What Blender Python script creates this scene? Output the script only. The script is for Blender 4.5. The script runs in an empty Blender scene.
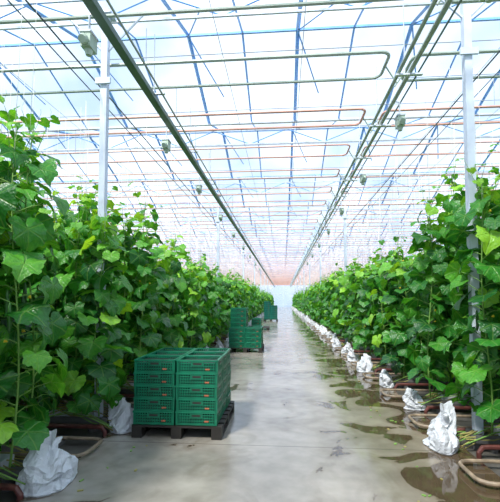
import bpy, math, random
from mathutils import Vector, Matrix, noise
random.seed(11)
S=bpy.context.scene
COL=S.collection
S.view_settings.view_transform='Standard'

# ---------------------------------------------------------------- materials
def newmat(name):
    m=bpy.data.materials.new(name); m.use_nodes=True
    nt=m.node_tree; b=nt.nodes['Principled BSDF']
    return m,nt,b
def simple(name,col,rough=0.5,metal=0.0,var=0.12,scale=6.0,bump=0.0):
    m,nt,b=newmat(name)
    tc=nt.nodes.new('ShaderNodeTexCoord'); n=nt.nodes.new('ShaderNodeTexNoise')
    n.inputs['Scale'].default_value=scale; n.inputs['Detail'].default_value=4
    nt.links.new(tc.outputs['Object'],n.inputs['Vector'])
    r=nt.nodes.new('ShaderNodeValToRGB')
    r.color_ramp.elements[0].position=0.3; r.color_ramp.elements[1].position=0.7
    r.color_ramp.elements[0].color=tuple(c*(1-var) for c in col)+(1,)
    r.color_ramp.elements[1].color=tuple(min(1,c*(1+var)) for c in col)+(1,)
    nt.links.new(n.outputs['Fac'],r.inputs['Fac']); nt.links.new(r.outputs['Color'],b.inputs['Base Color'])
    b.inputs['Roughness'].default_value=rough; b.inputs['Metallic'].default_value=metal
    if bump>0:
        bp=nt.nodes.new('ShaderNodeBump'); bp.inputs['Strength'].default_value=bump; bp.inputs['Distance'].default_value=0.02
        nt.links.new(n.outputs['Fac'],bp.inputs['Height']); nt.links.new(bp.outputs['Normal'],b.inputs['Normal'])
    return m
M_post=simple('white_painted_steel',(0.58,0.65,0.76),0.4)
M_beam=simple('green_grey_steel',(0.08,0.14,0.11),0.45)
M_pipeg=simple('pale_pipe_paint',(0.33,0.40,0.34),0.4)
M_pipep=simple('pinkish_pipe',(0.64,0.35,0.28),0.5)
M_rust=simple('dark_red_pipe',(0.10,0.03,0.025),0.45,var=0.4,scale=12)
M_loop=simple('weathered_rail_pipe',(0.26,0.20,0.14),0.45,var=0.4,scale=15)
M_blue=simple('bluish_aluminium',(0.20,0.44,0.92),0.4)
M_alu=simple('aluminium',(0.6,0.64,0.7),0.4,0.1)
M_galv=simple('galvanised_gutter',(0.13,0.13,0.13),0.5,0.2)
M_cable=simple('dark_cable',(0.08,0.09,0.10),0.6)
M_wire=simple('thin_wire',(0.36,0.40,0.48),0.5)
M_crate=simple('green_plastic',(0.004,0.15,0.078),0.36,var=0.2,scale=9)
M_crate2=simple('teal_plastic',(0.005,0.16,0.12),0.38,var=0.2,scale=9)
M_tag=simple('red_label',(0.4,0.12,0.06),0.6)
M_pallet=simple('black_plastic_pallet',(0.02,0.017,0.014),0.55,var=0.3)
M_dark=simple('crate_painted_shade',(0.003,0.02,0.012),0.6)
M_slab=simple('white_grow_slab',(0.52,0.54,0.56),0.5,bump=0.3)
M_stem=simple('vine_stem',(0.16,0.32,0.06),0.6)
M_dry=simple('dry_vine',(0.28,0.25,0.08),0.8,var=0.4)
M_string=simple('string',(0.7,0.7,0.66),0.8)
M_flower=simple('yellow_flower',(0.85,0.6,0.03),0.6)
M_fruit=simple('cucumber_skin',(0.03,0.12,0.02),0.35,scale=40,bump=0.5)
M_box=simple('grey_green_housing',(0.42,0.52,0.42),0.5)

# bag plastic
def bagmat():
    m,nt,b=newmat('white_bag_plastic')
    b.inputs['Base Color'].default_value=(0.70,0.73,0.78,1); b.inputs['Roughness'].default_value=0.3
    tc=nt.nodes.new('ShaderNodeTexCoord'); n=nt.nodes.new('ShaderNodeTexNoise'); n.inputs['Scale'].default_value=8
    n.inputs['Detail'].default_value=3; n.inputs['Distortion'].default_value=1.5
    nt.links.new(tc.outputs['Object'],n.inputs['Vector'])
    bp=nt.nodes.new('ShaderNodeBump'); bp.inputs['Strength'].default_value=0.7; bp.inputs['Distance'].default_value=0.04
    nt.links.new(n.outputs['Fac'],bp.inputs['Height']); nt.links.new(bp.outputs['Normal'],b.inputs['Normal'])
    tl=nt.nodes.new('ShaderNodeBsdfTranslucent'); tl.inputs[0].default_value=(.9,.9,.9,1)
    ms=nt.nodes.new('ShaderNodeMixShader'); ms.inputs[0].default_value=.2
    nt.links.new(b.outputs[0],ms.inputs[1]); nt.links.new(tl.outputs[0],ms.inputs[2]); nt.links.new(ms.outputs[0],nt.nodes['Material Output'].inputs[0])
    return m
M_bag=bagmat()

# roof glass: mostly clear, partly diffusing
def glassmat():
    m=bpy.data.materials.new('diffuse_greenhouse_glass'); m.use_nodes=True
    nt=m.node_tree; nt.nodes.clear()
    out=nt.nodes.new('ShaderNodeOutputMaterial')
    tr=nt.nodes.new('ShaderNodeBsdfTransparent'); tr.inputs[0].default_value=(0.97,0.985,1,1)
    tl=nt.nodes.new('ShaderNodeBsdfTranslucent'); tl.inputs[0].default_value=(0.92,0.96,1,1)
    mx=nt.nodes.new('ShaderNodeMixShader')
    tc=nt.nodes.new('ShaderNodeTexCoord'); n=nt.nodes.new('ShaderNodeTexNoise'); n.inputs['Scale'].default_value=0.5
    nt.links.new(tc.outputs['Object'],n.inputs['Vector'])
    mr=nt.nodes.new('ShaderNodeMapRange'); mr.inputs[1].default_value=0.35; mr.inputs[2].default_value=0.65
    mr.inputs[3].default_value=0.08; mr.inputs[4].default_value=0.35
    nt.links.new(n.outputs['Fac'],mr.inputs[0]); nt.links.new(mr.outputs[0],mx.inputs[0])
    nt.links.new(tr.outputs[0],mx.inputs[1]); nt.links.new(tl.outputs[0],mx.inputs[2]); nt.links.new(mx.outputs[0],out.inputs[0])
    return m
M_glass=glassmat()

# leaf: UV = leaf plane coordinates, 'lv' = per-leaf variation
def leafmat():
    m,nt,b=newmat('cucumber_leaf'); N=nt.nodes; L=nt.links
    uv=N.new('ShaderNodeUVMap'); uv.uv_map='UVMap'
    sp=N.new('ShaderNodeSeparateXYZ'); L.new(uv.outputs[0],sp.inputs[0])
    def math_(op,a,bb=None):
        n=N.new('ShaderNodeMath'); n.operation=op
        for i,v in enumerate((a,bb)):
            if v is None: continue
            if isinstance(v,(int,float)): n.inputs[i].default_value=v
            else: L.new(v,n.inputs[i])
        return n.outputs[0]
    x=sp.outputs[0]; y=math_('ABSOLUTE',sp.outputs[1])
    d=y
    for a in (55,112):
        c,s=math.cos(math.radians(a)),math.sin(math.radians(a))
        perp=math_('ABSOLUTE',math_('SUBTRACT',math_('MULTIPLY',x,s),math_('MULTIPLY',y,c)))
        d=math_('MINIMUM',d,perp)
    mr=N.new('ShaderNodeMapRange'); mr.inputs[1].default_value=0.0; mr.inputs[2].default_value=0.045; mr.inputs[3].default_value=1; mr.inputs[4].default_value=0
    L.new(d,mr.inputs[0])
    at=N.new('ShaderNodeAttribute'); at.attribute_name='lv'
    sa=N.new('ShaderNodeSeparateColor'); L.new(at.outputs['Color'],sa.inputs[0])
    oi=N.new('ShaderNodeObjectInfo')
    nz=N.new('ShaderNodeTexNoise'); nz.inputs['Scale'].default_value=5; nz.inputs['Detail'].default_value=3; L.new(uv.outputs[0],nz.inputs['Vector'])
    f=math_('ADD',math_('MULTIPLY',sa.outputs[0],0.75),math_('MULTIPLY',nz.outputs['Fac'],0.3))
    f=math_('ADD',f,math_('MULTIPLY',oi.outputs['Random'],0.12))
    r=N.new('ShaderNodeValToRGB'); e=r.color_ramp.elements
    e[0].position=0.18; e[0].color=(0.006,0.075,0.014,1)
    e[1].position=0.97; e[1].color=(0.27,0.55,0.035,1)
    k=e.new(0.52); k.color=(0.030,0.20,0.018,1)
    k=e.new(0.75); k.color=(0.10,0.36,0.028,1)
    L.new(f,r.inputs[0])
    mx=N.new('ShaderNodeMixRGB'); L.new(math_('MULTIPLY',mr.outputs[0],0.32),mx.inputs[0])
    L.new(r.outputs[0],mx.inputs[1]); mx.inputs[2].default_value=(0.28,0.50,0.10,1)
    L.new(mx.outputs[0],b.inputs['Base Color']); b.inputs['Roughness'].default_value=0.38
    b.inputs['Specular IOR Level'].default_value=0.5
    nb=N.new('ShaderNodeTexVoronoi'); nb.inputs['Scale'].default_value=9; L.new(uv.outputs[0],nb.inputs['Vector'])
    bp=N.new('ShaderNodeBump'); bp.inputs['Strength'].default_value=0.5; bp.inputs['Distance'].default_value=0.01
    L.new(math_('SUBTRACT',nb.outputs['Distance'],mr.outputs[0]),bp.inputs['Height']); L.new(bp.outputs[0],b.inputs['Normal'])
    tl=N.new('ShaderNodeBsdfTranslucent')
    hs=N.new('ShaderNodeMixRGB'); hs.blend_type='MULTIPLY'; hs.inputs[0].default_value=1; L.new(mx.outputs[0],hs.inputs[1]); hs.inputs[2].default_value=(2.4,1.9,0.7,1)
    L.new(hs.outputs[0],tl.inputs[0])
    ms=N.new('ShaderNodeMixShader'); ms.inputs[0].default_value=0.28
    out=N['Material Output']; L.new(b.outputs[0],ms.inputs[1]); L.new(tl.outputs[0],ms.inputs[2]); L.new(ms.outputs[0],out.inputs[0])
    return m
M_leaf=leafmat()

def floormat():
    m,nt,b=newmat('wet_concrete'); N=nt.nodes; L=nt.links
    tc=N.new('ShaderNodeTexCoord')
    def noise_(sc,det=6,dist=0):
        n=N.new('ShaderNodeTexNoise'); n.inputs['Scale'].default_value=sc; n.inputs['Detail'].default_value=det; n.inputs['Distortion'].default_value=dist
        L.new(tc.outputs['Object'],n.inputs['Vector']); return n.outputs['Fac']
    def math_(op,a,bb=None):
        n=N.new('ShaderNodeMath'); n.operation=op
        for i,v in enumerate((a,bb)):
            if v is None: continue
            if isinstance(v,(int,float)): n.inputs[i].default_value=v
            else: L.new(v,n.inputs[i])
        return n.outputs[0]
    def mapr(v,a,bb,c,d):
        n=N.new('ShaderNodeMapRange'); L.new(v,n.inputs[0])
        for i,q in enumerate((a,bb,c,d)): n.inputs[i+1].default_value=q
        return n.outputs[0]
    sp=N.new('ShaderNodeSeparateXYZ'); L.new(tc.outputs['Object'],sp.inputs[0])
    ax=math_('ABSOLUTE',math_('ADD',sp.outputs[0],0.5))
    edge=mapr(ax,0.9,1.8,-0.10,0.10)
    wet=math_('ADD',noise_(1.3,8,1.4),edge)
    pud=mapr(wet,0.545,0.565,0,1)
    damp=mapr(wet,0.44,0.56,0,0.55)
    r=N.new('ShaderNodeValToRGB'); L.new(math_('ADD',math_('MULTIPLY',noise_(0.8),0.68),math_('MULTIPLY',noise_(5,5),0.32)),r.inputs[0])
    r.color_ramp.elements[0].position=0.34; r.color_ramp.elements[0].color=(0.19,0.172,0.145,1)
    r.color_ramp.elements[1].position=0.62; r.color_ramp.elements[1].color=(0.36,0.335,0.295,1)
    st=mapr(sp.outputs[0],0.2,1.6,0.0,0.7)
    ms_=N.new('ShaderNodeMixRGB'); ms_.blend_type='MULTIPLY'; L.new(st,ms_.inputs[0]); L.new(r.outputs[0],ms_.inputs[1]); ms_.inputs[2].default_value=(0.76,0.66,0.52,1)
    fy=math_('FRACT',math_('MULTIPLY',sp.outputs[1],1/4.5)); jt=math_('LESS_THAN',fy,0.004)
    mj=N.new('ShaderNodeMixRGB'); L.new(math_('MULTIPLY',jt,0.6),mj.inputs[0]); L.new(ms_.outputs[0],mj.inputs[1]); mj.inputs[2].default_value=(0.08,0.07,0.06,1)
    md=N.new('ShaderNodeMixRGB'); md.blend_type='MULTIPLY'; L.new(damp,md.inputs[0]); L.new(mj.outputs[0],md.inputs[1]); md.inputs[2].default_value=(0.6,0.55,0.48,1)
    mx=N.new('ShaderNodeMixRGB'); mx.blend_type='MULTIPLY'; L.new(pud,mx.inputs[0]); L.new(md.outputs[0],mx.inputs[1]); mx.inputs[2].default_value=(0.38,0.32,0.26,1)
    L.new(mx.outputs[0],b.inputs['Base Color'])
    dry=mapr(noise_(1.5),0.3,0.7,0.08,0.26)
    mr=N.new('ShaderNodeMix'); L.new(pud,mr.inputs[0]); L.new(dry,mr.inputs[2]); mr.inputs[3].default_value=0.05
    L.new(mr.outputs[0],b.inputs['Roughness']); b.inputs['Specular IOR Level'].default_value=0.7
    bp=N.new('ShaderNodeBump'); bp.inputs['Strength'].default_value=0.08; bp.inputs['Distance'].default_value=0.01
    L.new(math_('MULTIPLY',noise_(6,3),math_('SUBTRACT',1.0,pud)),bp.inputs['Height']); L.new(bp.outputs[0],b.inputs['Normal'])
    return m
M_floor=floormat()
M_ground=simple('damp_ground_cover',(0.10,0.095,0.085),0.4,var=0.5,scale=3,bump=0.3)

# ---------------------------------------------------------------- mesh builder
class MB:
    def __init__(s): s.v=[];s.f=[];s.m=[];s.mats=[];s.uv={};s.lv={}
    def mi(s,mat):
        if mat not in s.mats: s.mats.append(mat)
        return s.mats.index(mat)
    def box(s,cx,cy,cz,sx,sy,sz,mat,rz=0.0):
        i=s.mi(mat);b=len(s.v);c,sn=math.cos(rz),math.sin(rz)
        for dx in(-.5,.5):
            for dy in(-.5,.5):
                for dz in(-.5,.5):
                    x,y=dx*sx,dy*sy
                    s.v.append((cx+x*c-y*sn,cy+x*sn+y*c,cz+dz*sz))
        for q in((0,1,3,2),(4,6,7,5),(0,4,5,1),(2,3,7,6),(0,2,6,4),(1,5,7,3)):
            s.f.append(tuple(b+k for k in q));s.m.append(i)
    def tube(s,pts,r,mat,n=6,cap=True):
        i=s.mi(mat);pts=[Vector(p) for p in pts];b=len(s.v);K=len(pts)
        rs=r if isinstance(r,(list,tuple)) else [r]*K
        prev=None
        for k,p in enumerate(pts):
            t=(pts[min(k+1,K-1)]-pts[max(k-1,0)]).normalized()
            if prev is None:
                u=t.orthogonal().normalized()
            else:
                u=(prev-t*prev.dot(t))
                u=u.normalized() if u.length>1e-5 else t.orthogonal().normalized()
            prev=u;w=t.cross(u)
            for j in range(n):
                a=2*math.pi*(j+.5)/n
                s.v.append(tuple(p+(u*math.cos(a)+w*math.sin(a))*rs[k]))
        for k in range(K-1):
            for j in range(n):
                s.f.append((b+k*n+j,b+k*n+(j+1)%n,b+(k+1)*n+(j+1)%n,b+(k+1)*n+j));s.m.append(i)
        if cap:
            s.f.append(tuple(b+j for j in reversed(range(n))));s.m.append(i)
            s.f.append(tuple(b+(K-1)*n+j for j in range(n)));s.m.append(i)
    def mesh(s,name,smooth=False):
        me=bpy.data.meshes.new(name);me.from_pydata(s.v,[],s.f)
        for m in s.mats: me.materials.append(m)
        me.polygons.foreach_set('material_index',s.m)
        if smooth: me.polygons.foreach_set('use_smooth',[True]*len(s.f))
        if s.uv:
            ul=me.uv_layers.new(name='UVMap'); ca=me.color_attributes.new('lv','FLOAT_COLOR','POINT')
            for lp in me.loops: ul.data[lp.index].uv=s.uv.get(lp.vertex_index,(0,0))
            for vi,val in s.lv.items(): ca.data[vi].color=(val,val,val,1)
        me.update();return me
    def obj(s,name,loc=(0,0,0),smooth=False,parent=None):
        o=bpy.data.objects.new(name,s.mesh(name,smooth));COL.objects.link(o);o.location=loc
        if parent: o.parent=parent
        return o
def inst(name,me,loc,rz=0,sc=(1,1,1),parent=None,rot=None):
    o=bpy.data.objects.new(name,me);COL.objects.link(o);o.location=loc;o.rotation_euler=rot or (0,0,rz);o.scale=sc
    if parent:o.parent=parent
    return o
def empty(name,loc=(0,0,0)):
    o=bpy.data.objects.new(name,None);COL.objects.link(o);o.location=loc;o.empty_display_size=.2;return o

# ---------------------------------------------------------------- floor
XL,XR,YE=-2.1,1.95,92.0
g=MB();g.box(0,43,-0.08,90,102,0.1,M_ground);g.obj('ground')
g=MB();g.box((XL+XR)/2,43,-0.035,XR-XL,102,0.07,M_floor);g.obj('floor')

# ---------------------------------------------------------------- greenhouse structure
ZG,ZR=6.0,6.75;BW=4.5
roofx=26
g=MB();gi=g.mi(M_glass)
y0s=[5.2+BW*k for k in range(-2,20)]
for yy in y0s[:-1]:
    for (ya,za,yb,zb) in((yy,ZG,yy+BW/2,ZR),(yy+BW/2,ZR,yy+BW,ZG)):
        b=len(g.v);g.v+= [(-roofx,ya,za+.04),(roofx,ya,za+.04),(roofx,yb,zb+.04),(-roofx,yb,zb+.04)];g.f.append((b,b+1,b+2,b+3));g.m.append(gi)
g.obj('ceiling')
g=MB()
for yy in y0s:
    g.box(0,yy,ZG-.02,2*roofx,.08,.04,M_alu)
    if yy!=y0s[-1]: g.box(0,yy+BW/2,ZR,2*roofx,.04,.04,M_blue)
for yy in y0s[:-1]:
    for k in range(-24,25):
        x=k*1.06+.3
        g.tube([(x,yy,ZG),(x,yy+BW/2,ZR),(x,yy+BW,ZG)],.020 if k%2 else .036,M_blue,4)
        if yy<40 and k%2==0:   # ventilation struts
            g.tube([(x,yy+BW*.5,ZR-.02),(x+.5,yy+BW*.8,ZG+.2)],.014,M_blue,4)
            g.tube([(x,yy+BW*.5,ZR-.02),(x+.5,yy+BW*.2,ZG+.2)],.014,M_blue,4)
g.obj('trim_roof_glazing_bars')
g=MB()
for yy in y0s:
    for z in(5.45,5.8): g.box(0,yy,z,2*roofx,.03,.03,M_post)
    x=-roofx;u=True
    if yy<60:
        while x<roofx:
            g.tube([(x,yy,5.45 if u else 5.8),(x+.9,yy,5.8 if u else 5.45)],.012,M_blue,4);x+=.9;u=not u
g.obj('roof_truss')
g=MB()
yy=2.2
while yy<88:
    g.tube([(-roofx+.3,yy,5.3),(roofx-.3,yy,5.3)],.007,M_wire,4); yy+=.9
for x in [-14,-11,-8.5,-6.2,-4.4,-3.4,-.9,0.3,3.2,4.2,6,8.2,11,14]:
    g.tube([(x,-2,5.32),(x,YE-.3,5.32)],.005,M_wire,4)
for x in(-2.47,2.53): g.tube([(x,-2,4.5),(x,YE-.3,4.5)],.010,M_cable,5)
for x in(-2.75,2.85): g.tube([(x,-2,4.62),(x,YE-.3,4.62)],.006,M_cable,5)
g.obj('suspension_wire')
# posts
def post(x,y):
    g=MB();g.box(0,0,2.75,.085,.085,5.5,M_post)
    g.box(0,0,.06,.18,.18,.12,M_galv);g.box(0,0,5.42,.2,.2,.03,M_post)
    g.box(0,-.06,4.5,.2,.03,.08,M_post)
    g.tube([(0.0,0,4.9),(.55,0,5.45)],.014,M_post,5);g.tube([(0,0,4.9),(-.55,0,5.45)],.014,M_post,5)
    g.obj('support_post',(x,y,-.03))
for k in range(10):
    post(-2.34,5.0+9.3*k);post(2.15,4.74+9.3*k)
    for x in(-11.5,11.6):
        if k>0: post(x,4.6+9.3*k)
# left rail beam
g=MB();g.box(-1.84,44.5,4.5,.06,93,.085,M_beam);g.box(-1.84,44.5,4.445,.10,93,.012,M_beam)
g.tube([(-1.72,-2,4.56),(-1.72,YE-.6,4.56)],.014,M_pipeg,6)
yy=1.0
while yy<88:
    g.box(-1.78,yy,4.56,.2,.04,.02,M_alu);g.tube([(-1.84,yy,4.5),(-1.84,yy,5.45)],.007,M_alu,4);yy+=2.25
g.obj('overhead_rail')
g=MB()
for x,r in((1.48,.024),(1.62,.03)): g.tube([(x,-2,4.5),(x,YE-.6,4.5)],r,M_pipeg,8)
g.tube([(1.80,-2,4.62),(1.80,YE-.6,4.62)],.012,M_beam,6)
yy=.6
while yy<88:
    g.box(1.6,yy,4.455,.34,.05,.02,M_alu);g.tube([(1.55,yy,4.45),(1.55,yy,5.45)],.007,M_alu,4);yy+=1.5
g.obj('overhead_manifold_pipe')
# heating loops over each crop row
for side in(-1,1):
    ga=MB();yy=2.05+ (0 if side<0 else .1);k=0
    while yy<86:
        mat=M_pipeg if yy<6.2 else M_pipep
        xe=1.40 if side<0 else 1.72; xo=-16 if side<0 else 16
        z=4.8; gap=.62; rb=.12; s=1 if side<0 else -1
        pts=[(xo,yy,z),(xe-s*rb,yy,z)]
        for a in(22,45,67,90):
            pts.append((xe-s*rb+s*rb*math.sin(math.radians(a)),yy+rb-rb*math.cos(math.radians(a)),z))
        for a in(0,22,45,67,90):
            pts.append((xe-s*rb+s*rb*math.cos(math.radians(a)),yy+gap-rb+rb*math.sin(math.radians(a)),z))
        pts.append((xo,yy+gap,z))
        ga.tube(pts,.022 if yy<8 else .017,mat,6)
        ga.tube([(xe,yy+gap/2,z),(1.55,yy+gap/2,4.55)],.012,M_pipeg,5)
        for xx in (-8,-4.5,-1.84) if side<0 else (3.5,7): ga.tube([(xx,yy,z),(xx,yy,5.3)],.005,M_wire,4)
        yy+=1.55;k+=1
    ga.obj('overhead_heating_pipe_loop')
# fog units
def fog(x,y,s):
    g=MB();g.box(0,0,0,.10,.16,.15,M_box);g.box(0,0,.08,.12,.18,.02,M_alu)
    g.tube([(0,-.08,-.02),(0,-.12,-.03),(0,-.15,-.05)],[.04,.052,.04],M_box,10)
    g.tube([(0,0,-.07),(0,0,-.13)],[.045,.03],M_box,8)
    g.tube([(0,0,.1),(0,0,.3),(-s*.12,0,.33)],.012,M_alu,5)
    g.box(s*.06,0,0,.015,.09,.09,M_beam)
    g.obj('hanging_fogging_unit',(x,y,4.24))
for y in(3.85,6.6,9.3,12.6,16,20,24,29,34): fog(-1.98,y,-1)
for y in(3.4,6.0,8.8,12,15.5,19.5,24,29): fog(1.74,y,1)
# walls far away
def wall(name,x0,y0,x1,y1):
    g=MB();gi=g.mi(M_glass);b=len(g.v)
    g.v+=[(x0,y0,0),(x1,y1,0),(x1,y1,ZG),(x0,y0,ZG)];g.f.append((b,b+1,b+2,b+3));g.m.append(gi)
    L=math.hypot(x1-x0,y1-y0);n=int(L/2)
    for i in range(n+1):
        t=i/n;g.box(x0+(x1-x0)*t,y0+(y1-y0)*t,ZG/2,.06,.06,ZG,M_post)
    for z in(.5,3,5.8): g.tube([(x0,y0,z),(x1,y1,z)],.04,M_post,4)
    g.obj(name)
wall('wall_end',-roofx,YE,roofx,YE)
wall('wall_left',-roofx,-4,-roofx,YE)
wall('wall_right',roofx,-4,roofx,YE)

# ---------------------------------------------------------------- cucumber plants
OUT=[(0,1.0),(12,.88),(30,.76),(42,.84),(56,.92),(68,.80),(84,.72),(98,.78),(112,.82),(128,.72),(150,.64),(166,.50),(176,.22),(180,.10)]
def rad(th):
    a=abs(math.degrees(th))
    for (a0,r0),(a1,r1) in zip(OUT,OUT[1:]):
        if a<=a1: return r0+(r1-r0)*(a-a0)/(a1-a0)
    return .1
NS=34
def leaf(g,pos,az,pitch,roll,size,rnd,var):
    i=g.mi(M_leaf)
    R=Matrix.Rotation(az,3,'Z')@Matrix.Rotation(pitch,3,'Y')@Matrix.Rotation(roll,3,'X')
    b=len(g.v);ph=rnd.uniform(0,6.28);droop=rnd.uniform(.15,.6);fold=rnd.uniform(.05,.36);ruf=rnd.uniform(.03,.12);curl=rnd.uniform(-.2,.2)
    rings=(.3,.62,.86,1.0)
    def put(x,y):
        rr=math.hypot(x,y)
        z=-droop*(max(x,0)**2)*.8-droop*.45*rr*rr+fold*abs(y)+ruf*math.sin(5*math.atan2(y,x)+ph)*rr*rr*1.3+curl*x*y+.03*math.sin(9*x+ph)*math.cos(8*y)
        p=R@Vector((x*size,y*size,z*size))
        g.uv[len(g.v)]=(x,y);g.lv[len(g.v)]=var
        g.v.append((pos[0]+p.x,pos[1]+p.y,pos[2]+p.z))
    put(0,0)
    for k,rg in enumerate(rings):
        for j in range(NS):
            th=-math.pi+2*math.pi*(j+.5)/NS
            r=rad(th)*rg
            if k==3: r*=1+(.045 if j%2 else -.035)
            put(r*math.cos(th)+.0,r*math.sin(th))
    for j in range(NS):
        j2=(j+1)%NS
        if j2!=0: g.f.append((b,b+1+j,b+1+j2));g.m.append(i)
        for k in range(3):
            if j2!=0:
                g.f.append((b+1+k*NS+j,b+1+(k+1)*NS+j,b+1+(k+1)*NS+j2,b+1+k*NS+j2));g.m.append(i)
def plant(seed,H,nleaf,dense=1.0):
    rnd=random.Random(seed);g=MB()
    ph=rnd.uniform(0,6)
    def sx(z): return Vector((.04*math.sin(z*2.3+ph),.04*math.cos(z*1.9+ph*1.3),z))
    K=16;pts=[sx(.22+(H-.22)*k/K) for k in range(K+1)]
    g.tube(pts,[.011-.006*k/K for k in range(K+1)],M_stem,6)
    g.tube([sx(H*.85),(0,0,4.75)],.0025,M_string,4)
    az=rnd.uniform(0,6)
    for k in range(nleaf):
        t=(k+.5)/nleaf; z=.34+(H-.42)*t**.98
        az+=2.4+rnd.uniform(-.4,.4)
        p=sx(z); top=max(0,(t-.80)/.20)
        pl=rnd.uniform(.12,.34)*(1-.7*top)
        up=rnd.uniform(.15,.7)
        d=Vector((math.cos(az),math.sin(az),up)).normalized()
        e=p+d*pl; mid=p+d*pl*.55+Vector((0,0,.02))
        g.tube([p,mid,e],[.0055,.0045,.004],M_stem,5,False)
        size=rnd.uniform(.13,.23)*(1-.58*top)
        pitch=rnd.uniform(.0,1.3)*(1-.3*top) 
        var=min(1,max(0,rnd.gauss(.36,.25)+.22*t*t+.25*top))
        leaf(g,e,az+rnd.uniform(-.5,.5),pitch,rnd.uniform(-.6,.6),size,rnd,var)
    for s in range(3):
        a=rnd.uniform(0,6.28);z0=H-rnd.uniform(.1,.9);p=sx(z0);L=rnd.uniform(.25,.6)
        q=[p+Vector((math.cos(a)*.12*u*L*3,math.sin(a)*.12*u*L*3,L*u)) for u in(0,.35,.7,1)]
        g.tube(q,[.005,.004,.003,.002],M_stem,5)
        for u in(1,2,3):
            aa=a+u*2.2;leaf(g,q[u]+Vector((math.cos(aa),math.sin(aa),.4))*.04,aa,rnd.uniform(-.2,.9),rnd.uniform(-.4,.4),rnd.uniform(.05,.11),rnd,rnd.uniform(.5,.9))
        g.tube([q[3]+Vector((.02*math.sin(w)*w*.3,.02*math.cos(w)*w*.3,.03*w)) for w in(0,1,2,3,4)],.0015,M_stem,4)
    for s in range(2):
        a=rnd.uniform(0,6.28);z0=rnd.uniform(.8,1.9);p=sx(z0)+Vector((math.cos(a),math.sin(a),0))*.07
        g.tube([p,p+Vector((0,0,-.02)),p+Vector((.004,0,-.08)),p+Vector((.008,0,-.18)),p+Vector((0,0,-.24)),p+Vector((0,0,-.26))],[.004,.012,.018,.019,.014,.004],M_fruit,8)
    for s in range(2):
        a=rnd.uniform(0,6.28);z0=rnd.uniform(.9,H);p=sx(z0)+Vector((math.cos(a),math.sin(a),.2))*.08
        g.tube([p,p+Vector((math.cos(a)*.02,math.sin(a)*.02,.008)),p+Vector((math.cos(a)*.028,math.sin(a)*.028,.01))],[.003,.016,.018],M_flower,5)
    return g.mesh('cucumber_plant_mesh_%d'%seed,True)
PT=[plant(100+i,3.08+.14*(i%3),42) for i in range(7)]
PM=[plant(200+i,2.62+.1*(i%3),36) for i in range(6)]
PL=[plant(300+i,2.45+.08*(i%3),22) for i in range(4)]

def slabrow(n,side,x0):
    g=MB();L=n
    g.box(side*(x0+L/2),0,.10,L,.24,.04,M_galv)
    for s in(-.12,.12): g.box(side*(x0+L/2),s,.13,L,.012,.06,M_galv)
    x=x0+.25
    while x<x0+L-1:
        g.box(side*(x+.48),0,.17,.94,.18,.09,M_slab);x+=1.0
    for k in range(int(L/.9)+1): g.box(side*(x0+.2+k*.9),0,.025,.06,.2,.11,M_galv)
    for s in(-.26,.3):
        g.tube([(side*(x0+L),s,.10),(side*(x0+.05),s,.09),(side*(x0-.0),s,.085),(side*(x0-.04),s,.03),(side*(x0-.04),s,-.03)],.026,M_rust,8)
    rnd=random.Random(int(L*10)+side)
    for k in range(16):
        q=[];ys=rnd.uniform(-.2,.2)
        for j in range(10):
            xx=x0-.10+L*.5*j/9
            ys+=rnd.uniform(-.09,.09)
            q.append((side*(xx),ys,.24+.06*math.sin(j*1.7+k)+ (0 if j>1 else -.09*(2-j))))
        g.tube(q,.007,M_dry if k%3 else M_stem,5)
    return g.mesh('grow_gutter_mesh')
SR={(s,L):slabrow(L,s,2.16 if s<0 else 2.04) for s in(-1,1) for L in(5,3)}
def looprail(side,L,x0):
    g=MB();z=.05;w=.25;rb=.12;pts=[(side*(x0+L),-w,z),(side*(x0+rb),-w,z)]
    for a in(30,60,90): pts.append((side*(x0+rb-rb*math.sin(math.radians(a))),-w+rb-rb*math.cos(math.radians(a)),z))
    for a in(0,30,60,90): pts.append((side*(x0+rb-rb*math.cos(math.radians(a))),w-rb+rb*math.sin(math.radians(a)),z))
    pts.append((side*(x0+L),w,z));g.tube(pts,.019,M_loop,8)
    for k in range(int(L)): g.box(side*(x0+.5+k),0,.0,.05,.56,.045,M_galv)
    return g.mesh('pipe_rail_mesh')
LR={s:looprail(s,5,2.0 if s<0 else 1.66) for s in(-1,1)}

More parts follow.
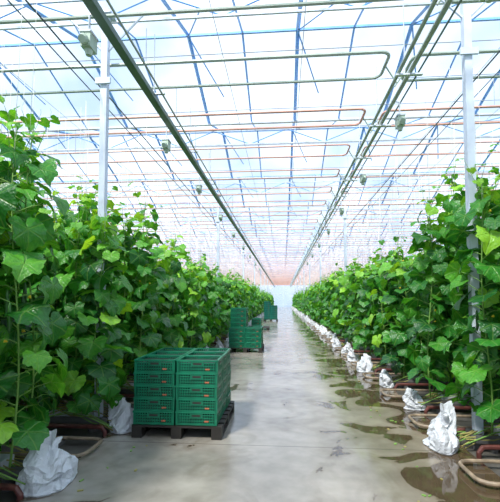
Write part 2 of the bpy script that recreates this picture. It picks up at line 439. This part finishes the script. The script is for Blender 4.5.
# crumpled, slumped bags
def bag(seed):
    rnd=random.Random(seed);g=MB();i=g.mi(M_bag);n=44
    prof=[(0.0,.13),(.0,.19),(.035,.215),(.09,.215),(.15,.21),(.20,.195),(.25,.175),(.29,.15),(.32,.12),(.34,.08),(.35,.02)]
    ph=[rnd.uniform(0,6.28) for _ in range(4)];off=Vector((seed*3.1,seed*1.7,0))
    a=rnd.uniform(0,6.28);lean=Vector((math.cos(a),math.sin(a),0))*rnd.uniform(.05,.12)
    P=[]
    for a_,b_ in zip(prof,prof[1:]):
        P+= [a_,((a_[0]+b_[0])/2,(a_[1]+b_[1])/2)]
    P.append(prof[-1])
    for z,r in P:
        for j in range(n):
            th=2*math.pi*j/n
            f=1+.18*math.sin(2*th+ph[0])+.12*math.sin(3*th+ph[3])+.04*math.sin(7*th+ph[1]+z*12)
            v=Vector((math.cos(th)*r*f,math.sin(th)*r*f*.85,z))
            c=(abs(noise.noise(v*6+off))*.14+abs(noise.noise(v*15-off))*.05)*(1 if z>.02 else .3)
            q=v+Vector((math.cos(th),math.sin(th),0))*(.035-c)+lean*(z/.4)**1.3
            zz=z*(1+.30*math.sin(th+ph[2])+.15*math.sin(2*th+ph[1]))+ .06*noise.noise(v*9-off)*(z>.04)
            g.v.append((q.x,q.y,max(0,zz)))
    K=len(P)
    for k in range(K-1):
        for j in range(n):
            g.f.append((k*n+j,k*n+(j+1)%n,(k+1)*n+(j+1)%n,(k+1)*n+j));g.m.append(i)
    g.f.append(tuple(range(n)));g.m.append(i);g.f.append(tuple((K-1)*n+j for j in range(n)));g.m.append(i)
    top=lean+Vector((0,0,.34))
    for s in(-1,1):
        b=rnd.uniform(0,6.28);d=Vector((math.cos(b)*s,math.sin(b)*s,.35))
        g.tube([top-Vector((0,0,.06)),top+d*.04,top+d*.08,top+d*.12],[.06,.035,.03,.008],M_bag,7)
    return g.mesh('white_bag_mesh',False)
BG=[bag(s) for s in range(1,7)]

def rows(side,y0):
    y=y0;k=0
    x0=2.24 if side<0 else 2.16
    while y<86:
        e=empty('cucumber_plant_row',(0,y,0))
        far=y>32;mid=y>7.0
        lib=PL if far else (PM if mid else PT)
        L=5 if y<14 else 3
        n=int(L/.36) if not far else 7
        for ln in(-1,1):
            for q in range(n):
                me=random.choice(lib);sc=random.uniform(.92,1.06);hz=sc*random.uniform(.88,1.05)
                x=side*(x0+ .36*q+random.uniform(-.05,.05)+(.1 if ln>0 else 0))
                inst('cucumber_plant',me,(x,ln*.17+random.uniform(-.04,.04),0),random.uniform(0,6.28),(sc,sc,hz),e)
        inst('grow_gutter',SR[(side,L)],(0,0,0),parent=e)
        if y<30: inst('floor_pipe_rail',LR[side],(0,y-.78,-.005 if side<0 else .0))
        if y>3.2:
            bx=-2.02 if side<0 else 1.72
            s_=random.uniform(.92,1.0) if y<6 else random.uniform(.55,.80)
            inst('white_plastic_bag',BG[k%6],(bx*(1 if side<0 or y<5 else 1.05)+(random.uniform(-.03,.14)*side if y>6 else 0),y-.02,0.0),random.uniform(0,6.28),(s_,s_,s_*random.uniform(.95,1.15)))
        y+=1.55;k+=1
rows(-1,.32);rows(1,1.56)

# ---------------------------------------------------------------- crates
def crate(mat,w=.495,d=.392,h=.158):
    g=MB()
    g.box(0,0,.01,w-.03,d-.03,.012,mat)
    for s in(-1,1):
        for ax in(0,1):
            L=(w if ax==0 else d)
            def bx(c,zc,l,th,hh,m=mat,o=0):
                if ax==0: g.box(c,s*(d/2-.012+o),zc,l,th,hh,m)
                else: g.box(s*(w/2-.012+o),c,zc,th,l,hh,m)
            bx(0,h-.010,L,.026,.018)      # rim
            bx(0,h-.04,L-.03,.010,.012)
            bx(0,.016,L-.04,.012,.026)    # base rail
            bx(0,.053,L-.04,.008,.012)
            bx(0,.085,L-.04,.008,.012)
            nb=int(L/.032)
            for k in range(nb+1):
                c=-L/2+.03+(L-.06)*k/nb
                bx(c,h/2,.009,.014,h-.01)
            bx(0,h-.048,.14,.018,.05)    # handle frame
            bx(0,h-.046,.10,.020,.024,M_pallet)
            if ax==0: bx(.12,.05,.05,.018,.016,M_tag)
    for sx_ in(-1,1):
        for sy in(-1,1): g.box(sx_*(w/2-.022),sy*(d/2-.022),h/2,.034,.034,h-.006,mat)
    g.box(0,0,h*.42,w-.05,d-.05,h*.70,M_dark)  # near-black filler block, its colour stands in for shade inside the crate
    return g.mesh('plastic_crate_mesh')
CR=[crate(M_crate),crate(M_crate2)]
def pallet(name,x,y,w=1.06,d=1.22):
    g=MB()
    for k in range(7): g.box(0,-d/2+.06+(d-.12)*k/6,.135,w,.12,.022,M_pallet)
    for s in(-1,0,1):
        g.box(s*(w/2-.06),0,.112,.12,d,.024,M_pallet);g.box(s*(w/2-.06),0,.011,.12,d,.022,M_pallet)
        for q in(-1,0,1): g.box(s*(w/2-.06),q*(d/2-.07),.06,.12,.14,.08,M_pallet)
    return g.obj(name,(x,y,0.0))
def stack(x,y,layout,mesh,nx=2,ny=3,w=.505,d=.40,h=.149,rz=0):
    e=empty('harvest_crate_stack',(x,y,.148))
    for i in range(nx):
        for j in range(ny):
            for k in range(layout(i,j)):
                inst('crate',mesh,((i-(nx-1)/2)*w+random.uniform(-.006,.006),(j-(ny-1)/2)*d+random.uniform(-.006,.006),k*h),random.uniform(-.01,.01),parent=e)
    e.rotation_euler[2]=rz
    return e
pallet('pallet',-1.24,5.25);stack(-1.26,5.25,lambda i,j:5,CR[0])
pallet('pallet',-1.17,12.9);stack(-1.17,12.9,lambda i,j:(8 if (i==0 and j>0) else 4),CR[0])
pallet('pallet',-.95,31);stack(-.95,31,lambda i,j:9-(i*2),CR[1])
pallet('pallet',-1.3,22);stack(-1.45,22,lambda i,j:3,CR[0],nx=1)

g=MB();rnd=random.Random(3)
for k in range(70):
    s=rnd.choice((-1,1));x=(-1.55 if s<0 else 1.25)+rnd.gauss(0,.15);y=2.2+abs(rnd.gauss(0,7))
    if -1.8<x<-.6 and (4.5<y<6 or 12<y<13.6): continue
    g.box(x,y,.006,rnd.uniform(.015,.05),rnd.uniform(.01,.025),.008,rnd.choice((M_stem,M_dry)),rnd.uniform(0,3))
g.obj('leaf_litter')

# ---------------------------------------------------------------- light
w=bpy.data.worlds.new('sky');S.world=w;w.use_nodes=True;nt=w.node_tree
bg=nt.nodes['Background'];tc=nt.nodes.new('ShaderNodeTexCoord');n=nt.nodes.new('ShaderNodeTexNoise');n.inputs['Scale'].default_value=3.0;n.inputs['Detail'].default_value=5
nt.links.new(tc.outputs['Generated'],n.inputs['Vector']);r=nt.nodes.new('ShaderNodeValToRGB')
r.color_ramp.elements[0].position=.42;r.color_ramp.elements[0].color=(.44,.62,.90,1)
r.color_ramp.elements[1].position=.66;r.color_ramp.elements[1].color=(.84,.92,1,1)
nt.links.new(n.outputs['Fac'],r.inputs[0]);nt.links.new(r.outputs[0],bg.inputs[0]);bg.inputs[1].default_value=1.3
sd=bpy.data.lights.new('sun','SUN');sd.energy=8.0;sd.angle=math.radians(9);sd.color=(1,.96,.88)
so=bpy.data.objects.new('sun',sd);COL.objects.link(so);so.rotation_euler=(math.radians(30),math.radians(-20),0);so.location=(0,0,20)

# ---------------------------------------------------------------- camera (slight rise, like an architectural lens)
cd=bpy.data.cameras.new('camera');cam=bpy.data.objects.new('camera',cd);COL.objects.link(cam)
cd.sensor_width=36;cd.lens=28.8;cd.clip_end=300;cd.shift_y=0.056
cam.location=(0,0,1.6);cam.rotation_euler=(math.radians(93.0),0,math.radians(4.72))
S.camera=cam
